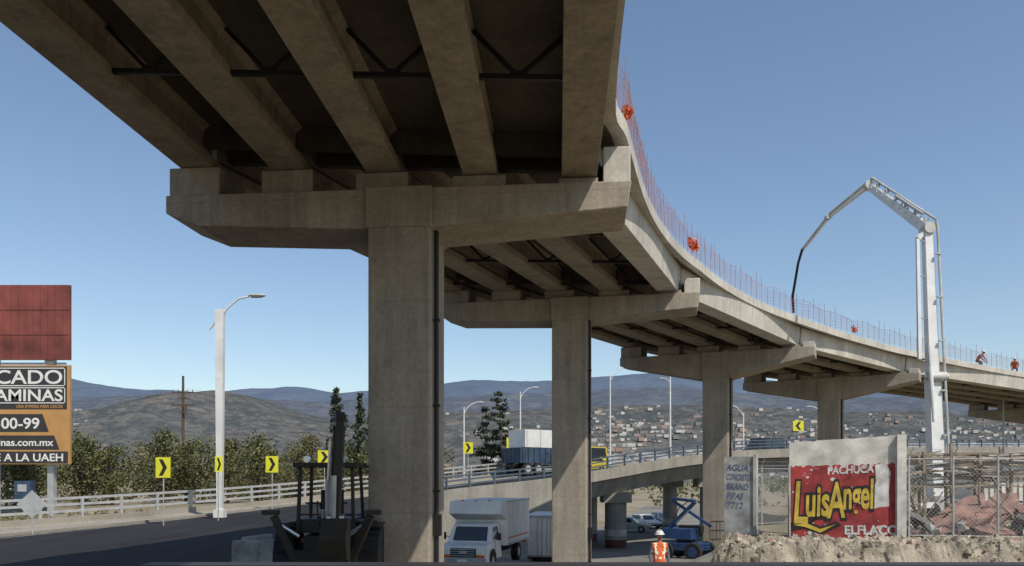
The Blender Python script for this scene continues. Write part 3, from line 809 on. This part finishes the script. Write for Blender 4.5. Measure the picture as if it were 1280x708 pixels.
# ------------------------------------------------------------------ vehicles
def wheel(m,c,r,w,ax,mr,mh):
    c=V(c);a=V(ax).normalized()*w/2
    m.cyl(c-a,c+a,r,r,22,mr); m.cyl(c-a*1.04,c+a*1.04,r*.58,r*.5,16,mh)
def box_truck(name,loc,rz,box_len=4.3,cab='white',boxh=2.05,bw=2.3):
    m=MB()
    m.box((0,2.6,.62),(.9,6.6,.22),None,3)
    for y in(.0,4.6):
        for x in(-.85,.85): wheel(m,(x,y,.42),.42,.3,(1,0,0),4,5)
    prof=[(-.95,.45),(-.98,1.0),(-.85,1.12),(-.1,1.22),(.32,1.88),(.55,1.95),(1.45,1.95),(1.5,.5)]
    n=len(prof); w=.98
    def wd(z): return w if z<1.3 else w*.86
    A=[(-wd(z),y,z) for y,z in prof];B=[(wd(z),y,z) for y,z in prof]
    m.add(A+B,[(k,(k+1)%n,n+(k+1)%n,n+k)[::-1] for k in range(n)]+[tuple(range(n)),tuple(range(2*n-1,n-1,-1))],0)
    m.add([(-.74,-.085,1.27),(.74,-.085,1.27),(.70,.275,1.84),(-.70,.275,1.84)],[(0,1,2,3)],1)
    for s in(-1,1):
        q=[(s*.93,.15,1.3),(s*.93,1.2,1.3),(s*.853,1.15,1.82),(s*.853,.42,1.82)]
        q=[(s*(abs(x)+.02),y,z) for x,y,z in q]; m.add(q,[(0,1,2,3) if s>0 else (3,2,1,0)],1)
        m.box((s*1.0,.3,.85),(.02,.02,.9),None,3)
        m.box((s*1.2,.12,1.45),(.18,.1,.3),None,3); m.beam((s*.95,.15,1.4),(s*1.2,.12,1.45),.03,.03,3)
        m.box((s*.72,-.99,.88),(.34,.06,.22),None,6); m.box((s*.72,-.985,.70),(.34,.05,.1),None,7)
        m.cyl((s*.99,0,.42),(s*1.005,0,.42),.52,.52,20,3)
    m.box((0,-1.0,.85),(1.05,.06,.36),None,3)
    for k in range(4): m.box((0,-1.035,.73+k*.085),(1.0,.02,.028),None,5)
    m.box((0,-1.03,.875),(.3,.03,.12),None,5)
    m.box((0,-1.08,.5),(2.0,.18,.22),None,5); m.box((0,-1.18,.52),(.42,.02,.14),None,6)
    bz=.95; by=1.6
    m.box((0,by+box_len/2,bz+boxh/2),(bw,box_len,boxh),None,2)
    a0=by-.95; z0=bz+boxh-.72; z1=bz+boxh-.01; w2=bw/2*.985
    m.add([(-w2,a0,z0+.18),(w2,a0,z0+.18),(w2,a0+.12,z1),(-w2,a0+.12,z1),(-w2,by,z0-.12),(w2,by,z0-.12),(w2,by,z1),(-w2,by,z1)],[(0,1,2,3),(4,5,1,0),(3,2,6,7),(0,3,7,4),(1,5,6,2)],2)
    for z in(bz+.04,bz+boxh-.04):
        for s in(-1,1): m.beam((s*(bw/2+.01),by,z),(s*(bw/2+.01),by+box_len,z),.04,.08,5)
    for k in range(1,8):
        for s in(-1,1): m.box((s*(bw/2+.006),by+box_len*k/8,bz+boxh/2),(.012,.03,boxh-.15),None,8)
    for s in(-1,1):
        m.box((s*.9,by+box_len+.01,bz-.15),(.2,.05,.12),None,7); m.box((s*(bw/2+.012),by+box_len/2,bz+.3),(.01,box_len*.9,.06),None,7)
    for s in(-.6,0,.6): m.box((s,a0+.2,bz+boxh+.02),(.12,.05,.05),None,7)
    return m.obj(name,[cab,'glass','white','black','rubber','galv','refl','orange','whited'],loc=loc,rz=rz,bevel=.02)
box_truck('box_truck',(-1.75,33.6,-4.0),math.radians(-14),4.4,bw=2.35,boxh=1.95)
m=MB(); m.box((0,2.2,1.6),(2.3,4.4,2.1),None,0); m.box((0,2.2,.5),(1.0,4.2,.16),None,1)
for s in(-1,1):
    for y in(2.0,2.9): wheel(m,(s*.95,y,.4),.4,.26,(1,0,0),2,3)
    for x in(.08,.56,1.08): m.box((s*x,-.015,1.6),(.025,.03,2.0),None,4)
    m.cyl((s*.32,-.04,.62),(s*.32,-.04,2.6),.018,.018,6,3); m.box((s*.95,-.02,.5),(.25,.04,.12),None,5)
for z in(.62,2.58): m.box((0,-.02,z),(2.3,.04,.07),None,3)
m.obj('cargo_trailer',['white','black','rubber','galv','whited','redp'],loc=(1.85,40.2,-4.65),rz=math.radians(-8),bevel=.02)
m=MB()
m.box((0,3,.75),(1,7.2,.25),None,3)
for y in(.3,4.6,5.7):
    for x in(-1,1): wheel(m,(x,y,.5),.5,.32,(1,0,0),4,5)
m.box((0,.2,1.6),(2.2,1.7,1.8),None,0); m.box((0,-.66,1.9),(1.9,.03,.7),None,1)
for s in(-1,1): m.box((s*1.11,.1,1.95),(.02,1.0,.6),None,1)
m.box((0,3.9,1.55),(2.3,5.2,1.2),None,0); m.box((0,4.3,2.9),(2.0,3.2,1.4),None,2)
for k in range(5): m.box((1.0 if k%2 else -1.0,2.9+k*.7,2.9),(.04,.05,1.4),None,5)
for k in range(9):
    for s in(-1,1): m.box((s*1.16,1.5+k*.6,1.55),(.04,.07,1.2),None,3)
for k in range(5): m.box((-1+k*.5,6.52,1.55),(.06,.04,1.1),None,3)
m.obj('cargo_truck',['bluel','glass','white','black','rubber','galv'],loc=(4.9,67.0,.02),rz=math.radians(-50)+math.pi,bevel=.03)
def car(name,loc,rz,paint,L=4.4,W=1.75,H=1.45,van=False):
    m=MB()
    if van: prof=[(-L/2,.3),(-L/2,.9),(-L*.38,1.05),(-L*.26,H-.05),(-L*.2,H),(L*.48,H),(L/2,.9),(L/2,.3)]
    else: prof=[(-L/2,.3),(-L/2,.7),(-L*.25,.88),(-L*.1,H-.03),(-.0,H),(L*.22,H-.04),(L*.36,.95),(L/2,.88),(L/2,.3)]
    n=len(prof)
    wd=lambda z: W/2*(1 if z<1 else .82)
    m.add([(-wd(z),y,z) for y,z in prof]+[(wd(z),y,z) for y,z in prof],[(k,(k+1)%n,n+(k+1)%n,n+k)[::-1] for k in range(n)]+[tuple(range(n)),tuple(range(2*n-1,n-1,-1))],0)
    for s in(-1,1):
        ya,yb=(-L*.2,L*.44) if van else(-L*.1,L*.25)
        q=[(s*(W/2*.95),ya-.1,.95+.05),(s*(W/2*.95),yb+.1,1.0),(s*(W/2*.84),yb,H-.1),(s*(W/2*.84),ya+.15,H-.1)]
        m.add([(x+s*.02,y,z) for x,y,z in q],[(0,1,2,3) if s>0 else(3,2,1,0)],1)
        for y in(-L*.32,L*.3): wheel(m,(s*(W/2-.08),y,.32),.32,.22,(1,0,0),2,3)
        m.box((s*W*.36,-L/2-.01,.65),(.32,.04,.14),None,4); m.box((s*W*.38,L/2+.01,.75),(.25,.04,.2),None,5)
    y0,z0,y1,z1=((-L*.37,1.08,-L*.27,H-.12) if van else(-L*.235,.93,-L*.115,H-.1))
    m.add([(-W*.38,y0-.02,z0),(W*.38,y0-.02,z0),(W*.35,y1-.02,z1),(-W*.35,y1-.02,z1)],[(0,1,2,3)],1)
    y0,z0,y1,z1=((L*.495,1.0,L*.482,H-.15) if van else(L*.35,1.0,L*.235,H-.1))
    m.add([(-W*.38,y0+.03,z0),(W*.38,y0+.03,z0),(W*.35,y1+.03,z1),(-W*.35,y1+.03,z1)],[(3,2,1,0)],1)
    m.box((0,-L/2-.03,.4),(W*.95,.1,.16),None,2); m.box((0,L/2+.03,.4),(W*.95,.1,.16),None,2)
    return m.obj(name,[paint,'glass','rubber','galv','refl','mred'],loc=loc,rz=rz,bevel=.03)
car('van',(6.0,67.2,.22),math.radians(-50),'vyel',4.2,1.8,2.2,True)
car('van',(26,82.5,1.75),math.radians(-55),'black',4.6,1.9,2.1,True)
car('parked_car',(14.2,86,-5.62),.4,'white'); car('parked_car',(11.6,80,-5.62),1.3,'whited'); car('parked_car',(16.8,90,-5.6),.2,'bluel')
# boom lift
m=MB()
m.box((0,0,.75),(1.7,2.4,.4),None,0)
for x in(-.85,.85):
    for y in(-.85,.85): wheel(m,(x,y,.5),.5,.32,(1,0,0),1,0)
m.cyl((0,0,.9),(0,0,1.15),.5,.5,16,2); m.box((0,.3,1.45),(1.2,1.8,.6),None,0); m.box((.45,-.1,1.7),(.4,1.4,.4),None,2)
m.beam((-.2,.9,1.8),(-.45,-.8,3.3),.2,.22,0,.17,.18); m.beam((-.45,-.8,3.3),(-.35,.7,3.45),.17,.17,0)
m.beam((-.35,.7,3.35),(.05,-1.5,1.9),.14,.16,0); m.cyl((-.3,.5,2.0),(-.42,-.4,2.8),.05,.05,8,3)
m.tube([V((-.1,.9,1.9)),V((-.3,.3,2.9)),V((-.35,-.6,3.5))],.03,6,2)
for x in(-.35,.5):
    for y in(-2.2,-1.6): m.beam((x,y,1.2),(x,y,2.2),.035,.035,2)
for z in(1.2,1.7,2.2):
    for a,b in(((-.35,-2.2),(.5,-2.2)),((.5,-2.2),(.5,-1.6)),((.5,-1.6),(-.35,-1.6)),((-.35,-1.6),(-.35,-2.2))): m.beam((*a,z),(*b,z),.035,.035,2)
m.obj('boom_lift',['blue','rubber','black','chrome'],loc=(9.9,45.5,-4.75),rz=.9,bevel=.02)
# backhoe seen from the rear
m=MB()
for s in(-1,1):
    wheel(m,(s*.92,.4,.72),.72,.42,(1,0,0),1,0)
    for k in range(18):
        a=2*math.pi*k/18; m.box((s*.92,.4+math.cos(a)*.72,.72+math.sin(a)*.72),(.42,.1,.06),Matrix.Rotation(-a+math.pi/2,3,'X')@Matrix.Rotation(.25*s,3,'Z'),1)
    wheel(m,(s*.85,2.6,.5),.5,.3,(1,0,0),1,0)
    m.beam((s*.6,-.25,1.3),(s*.56,-.18,2.78),.07,.09,0); m.beam((s*.62,1.15,1.3),(s*.56,1.0,2.78),.07,.07,0)
    m.beam((s*.98,.4,1.52),(s*.55,.4,1.60),.9,.06,0); m.box((s*.9,.4,1.5),(.5,1.1,.05),None,0)
    m.beam((s*.55,-.55,.7),(s*1.02,-.62,1.75),.16,.16,0); m.box((s*1.08,-.62,1.82),(.32,.28,.1),None,0); m.cyl((s*.5,-.55,1.3),(s*.95,-.6,1.6),.05,.05,8,3)
    m.beam((s*.45,-.18,2.0),(s*.05,-.18,2.0),.04,.04,0)
m.box((0,1.4,1.0),(.9,3.6,.6),None,0); m.box((0,2.4,1.35),(.8,1.6,.35),None,0)
m.box((0,.4,2.83),(1.35,1.6,.1),None,0); m.box((0,.5,1.5),(1.2,1.4,.3),None,0)
m.box((0,.55,1.95),(.5,.12,.65),None,1); m.box((0,.35,1.62),(.5,.5,.14),None,1)
m.box((0,-.45,.75),(1.3,.35,.5),None,0); m.box((0,-.18,1.75),(1.15,.03,.04),None,0)
for x in(-.35,-.2,.2,.35): m.cyl((x,-.1,1.65),(x*.9,-.25,2.05),.012,.02,6,1)
m.cyl((.0,.15,1.7),(.0,-.02,1.95),.02,.02,6,1); m.cyl((0,-.02,1.95),(0,-.04,1.97),.18,.18,16,1)
m.box((.12,-.75,.95),(.35,.35,.7),None,0)
m.beam((.28,-.85,1.0),(.36,-1.05,2.4),.26,.34,0,.2,.26); m.beam((.36,-1.05,2.35),(.42,-.95,3.85),.2,.26,0,.16,.2)
m.beam((.50,-1.25,3.7),(.44,-1.5,1.7),.16,.2,0,.15,.2)
m.beam((.42,-.95,3.8),(.50,-1.25,3.7),.2,.26,0)
for q in((.36,-1.05,2.4),(.42,-.95,3.8),(.5,-1.25,3.65),(.44,-1.5,1.75)): m.cyl(V(q)-V((.17,0,0)),V(q)+V((.17,0,0)),.07,.07,10,3)
m.cyl((.22,-1.1,1.5),(.25,-1.25,2.5),.07,.07,10,4); m.cyl((.25,-1.25,2.5),(.30,-1.3,3.3),.04,.04,8,3)
m.cyl((.10,-1.0,1.1),(.15,-1.15,1.9),.06,.06,10,3)
m.cyl((.40,-1.66,1.0),(.43,-1.66,2.6),.055,.055,8,4)
bp=[(-1.35,1.7),(-1.75,1.75),(-2.0,1.35),(-1.85,.95),(-1.45,.85)]
for s in(.20,.72): m.add([(s,y,z) for y,z in bp],[tuple(range(5))],0)
for a,b in zip(bp[:-1],bp[1:]): m.add([(.20,*a),(.72,*a),(.72,*b),(.20,*b)],[(0,1,2,3)],0)
for k in range(5): m.box((.24+k*.11,-1.40,.84),(.05,.2,.04),None,3)
for s in(-.4,.4): m.cyl((s,-.2,2.95),(s,-.3,2.95),.08,.08,10,3)
for s in(-1,1): m.box((s*.45,-.28,1.2),(.14,.03,.1),None,5)
for k in range(4): m.tube([V((.05+k*.05,-.5,1.2)),V((.0+k*.04,-.95,1.6+k*.1)),V((.2,-1.15,2.1+k*.15)),V((.3,-1.1,2.6))],.018,6,1)
m.obj('backhoe_loader',['hoe','rubber','glass','chrome','whited','mred'],loc=(-4.05,17.6,-2.60),rz=.04,bevel=.01)
for (x,y,r) in((-6.5,20.4,.15),(-6.1,22.3,1.2),(-7.0,22,1.3),(-5.7,19.8,-.2)):
    m=MB(); m.prism([(-.3,0),(.3,0),(.3,.1),(.16,.35),(.1,.95),(-.1,.95),(-.16,.35),(-.3,.1)],(-.6,0,0),(.6,0,0),0)
    m.obj('jersey_barrier',['wallg'],loc=(x,y,T(x,y)+.02),rz=r,bevel=.02)
def cone(x,y,z):
    m=MB(); m.box((0,0,.02),(.4,.4,.04),None,1); m.cyl((0,0,.04),(0,0,.35),.15,.09,14,0);m.cyl((0,0,.35),(0,0,.5),.09,.06,14,2);m.cyl((0,0,.5),(0,0,.72),.06,.025,14,0)
    m.obj('traffic_cone',['orange','black','refl'],loc=(x,y,z))
cone(-5.9,21.1,T(-5.9,21.1)+.02); cone(-5.5,34,-2.3)
m=MB(); m.box((3,6,-2.05),(11.5,.2,2.78),None,0); m.obj('parapet_wall',['darkp'])

# ------------------------------------------------------------------ people
def person(name,loc,rz,pose='stand',scale=1.0):
    if pose=='stand':
        J=[((0,0,.95),.155),((0,0,1.14),.15),((0,.0,1.34),.17),((0,0,1.47),.075),((0,-.01,1.56),.06)]
        arm=[((.185,0,1.41),.068),((.25,.03,1.13),.05),((.24,-.09,.9),.034),((.23,-.12,.83),.034)]
        leg=[((.1,0,.88),.10),((.11,-.02,.49),.066),((.12,.02,.09),.045),((.13,-.13,.05),.042)]
        head=V((0,-.02,1.66)); 
    else:
        J=[((0,.1,.62),.155),((0,.0,.8),.15),((0,-.18,.95),.17),((0,-.28,1.02),.075),((0,-.33,1.08),.06)]
        arm=[((.185,-.22,.98),.068),((.25,-.35,.72),.05),((.18,-.5,.5),.034),((.16,-.54,.43),.034)]
        leg=[((.1,.08,.58),.10),((.16,-.22,.42),.066),((.13,.05,.09),.045),((.13,-.1,.05),.042)]
        head=V((0,-.38,1.16))
    vs=[];rs=[];es=[]
    for i,(p,r) in enumerate(J):
        vs.append(p);rs.append((r,r*.72 if i<3 else r)); 
        if i: es.append((i-1,i))
    for s in(-1,1):
        prev=2
        for p,r in arm: vs.append((p[0]*s,p[1],p[2]));rs.append((r,r));es.append((prev,len(vs)-1));prev=len(vs)-1
        prev=0
        for p,r in leg: vs.append((p[0]*s,p[1],p[2]));rs.append((r,r));es.append((prev,len(vs)-1));prev=len(vs)-1
    me=bpy.data.meshes.new('tmp'); me.from_pydata(vs,es,[]); o=bpy.data.objects.new('tmp',me); scene.collection.objects.link(o)
    o.modifiers.new('s','SKIN'); sv=me.skin_vertices[0].data
    for i,r in enumerate(rs): sv[i].radius=r
    sv[0].use_root=True
    sd=o.modifiers.new('d','SUBSURF'); sd.levels=2; sd.render_levels=2
    dg=bpy.context.evaluated_depsgraph_get(); dg.update()
    me2=bpy.data.meshes.new_from_object(o.evaluated_get(dg)); bpy.data.objects.remove(o)
    for k in('orange','refl','jeans','skin','shirt','black'): me2.materials.append(M[k])
    for p in me2.polygons:
        c=p.center; z=c.z
        if (V((abs(c.x),c.y,c.z))-V(arm[3][0])).length<.075: k=3
        elif pose=='stand':
            if z<.1: k=5
            elif z<.93 and abs(c.x)<.2: k=2
            elif abs(c.x)>.205: k=4
            elif z>1.50: k=3
            elif (1.05<z<1.11) or (1.2<z<1.26) or (.10<abs(c.x)<.145 and c.y<0 and z>1.2): k=1
            else: k=0
        else:
            if z<.1:k=5
            elif z<.6 and c.y>-.33:k=2
            elif abs(c.x)>.2: k=4
            else:k=0
        p.material_index=k; p.use_smooth=True
    e=empty(name,loc,rz); e.scale=(scale,)*3
    b=bpy.data.objects.new('body',me2); scene.collection.objects.link(b); b.parent=e
    m=MB(); h=head
    m.sphere(h,(.078,.095,.118),0,18,14)
    m.add([h+V((-.015,-.09,.01)),h+V((.015,-.09,.01)),h+V((.018,-.092,-.03)),h+V((-.018,-.092,-.03)),h+V((0,-.118,-.025))],[(0,1,4),(1,2,4),(2,3,4),(3,0,4)],0)
    for s in(-1,1):
        m.sphere(h+V((s*.032,-.082,.012)),(.014,.01,.008),1,8,6); m.sphere(h+V((s*.078,0,0)),(.012,.022,.032),0,8,6)
        m.box(h+V((s*.032,-.09,.032)),(.035,.008,.006),None,1)
        a=V(arm[3][0]);a.x*=s; w=V(arm[2][0]);w.x*=s; d=(a-w).normalized()
        for q in range(4):
            o_=V((0,(q-1.5)*.02,0)); l=(.05,.06,.065,.055)[q]
            m.cyl(a+o_+d*.02,a+o_+d*(.03+l*.6)+V((-s*.006,0,0)),.0095,.009,6,0); m.cyl(a+o_+d*(.03+l*.6)+V((-s*.006,0,0)),a+o_+d*(.03+l)+V((-s*.022,0,0)),.009,.007,6,0)
        m.cyl(a+V((0,-.02,0)),a+V((-s*.01,-.055,0))+d*.035,.011,.008,6,0)
    m.box(h+V((0,-.088,-.058)),(.04,.012,.007),None,2)
    m.sphere(h+V((0,.012,-.0)),(.082,.092,.118),1,16,10,.0,.5)
    m.sphere(h+V((0,0,.035)),(.112,.132,.118),3,20,8,0,.5)
    m.cyl(h+V((0,-.02,.03)),h+V((0,-.02,.042)),.135,.128,20,3); m.box(h+V((0,0,.15)),(.03,.2,.02),None,3)
    m.obj('head_and_helmet',['skin','black','mred','white'],parent=e,smooth=40)
    return e
person('construction_worker',(3.96,21.5,-3.27),0.1)
def deck_worker(y,inset,rz,pose):
    q=edge_at(y); person('construction_worker',(q.x-.5*inset,q.y+.8*inset,q.z-.10+.02*inset),rz,pose)
deck_worker(58.4,.8,.6,'crouch'); deck_worker(61.0,.9,-.5,'crouch')

for o in scene.objects:
    if o.parent is None: o.location.z+=EYE

# ------------------------------------------------------------------ light
SE=math.radians(53); AZ=math.radians(143)
w=bpy.data.worlds.new('World'); scene.world=w; w.use_nodes=True; nt=w.node_tree
bg=nt.nodes['Background']; sky=nt.nodes.new('ShaderNodeTexSky'); sky.sky_type='NISHITA'; sky.sun_disc=False
sky.sun_elevation=SE; sky.sun_rotation=AZ; sky.altitude=500; sky.air_density=1.15; sky.dust_density=.9; sky.ozone_density=1.6
nt.links.new(sky.outputs[0],bg.inputs[0]); bg.inputs[1].default_value=.135
s=bpy.data.lights.new('sun','SUN'); s.energy=4.3; s.angle=math.radians(.5); s.color=(1,.93,.82)
so=bpy.data.objects.new('sun',s); scene.collection.objects.link(so)
dirv=V((math.sin(AZ)*math.cos(SE),math.cos(AZ)*math.cos(SE),math.sin(SE)))
so.rotation_euler=dirv.to_track_quat('Z','Y').to_euler()
scene.view_settings.view_transform='Standard'; scene.view_settings.look='None'; scene.view_settings.exposure=0
cam=bpy.data.cameras.new('camera'); co=bpy.data.objects.new('camera',cam); scene.collection.objects.link(co)
co.location=(0,0,EYE); co.rotation_euler=(math.pi/2,0,0)
cam.sensor_width=36; cam.lens=28.125; cam.shift_y=.188; cam.clip_start=.1; cam.clip_end=20000
scene.camera=co
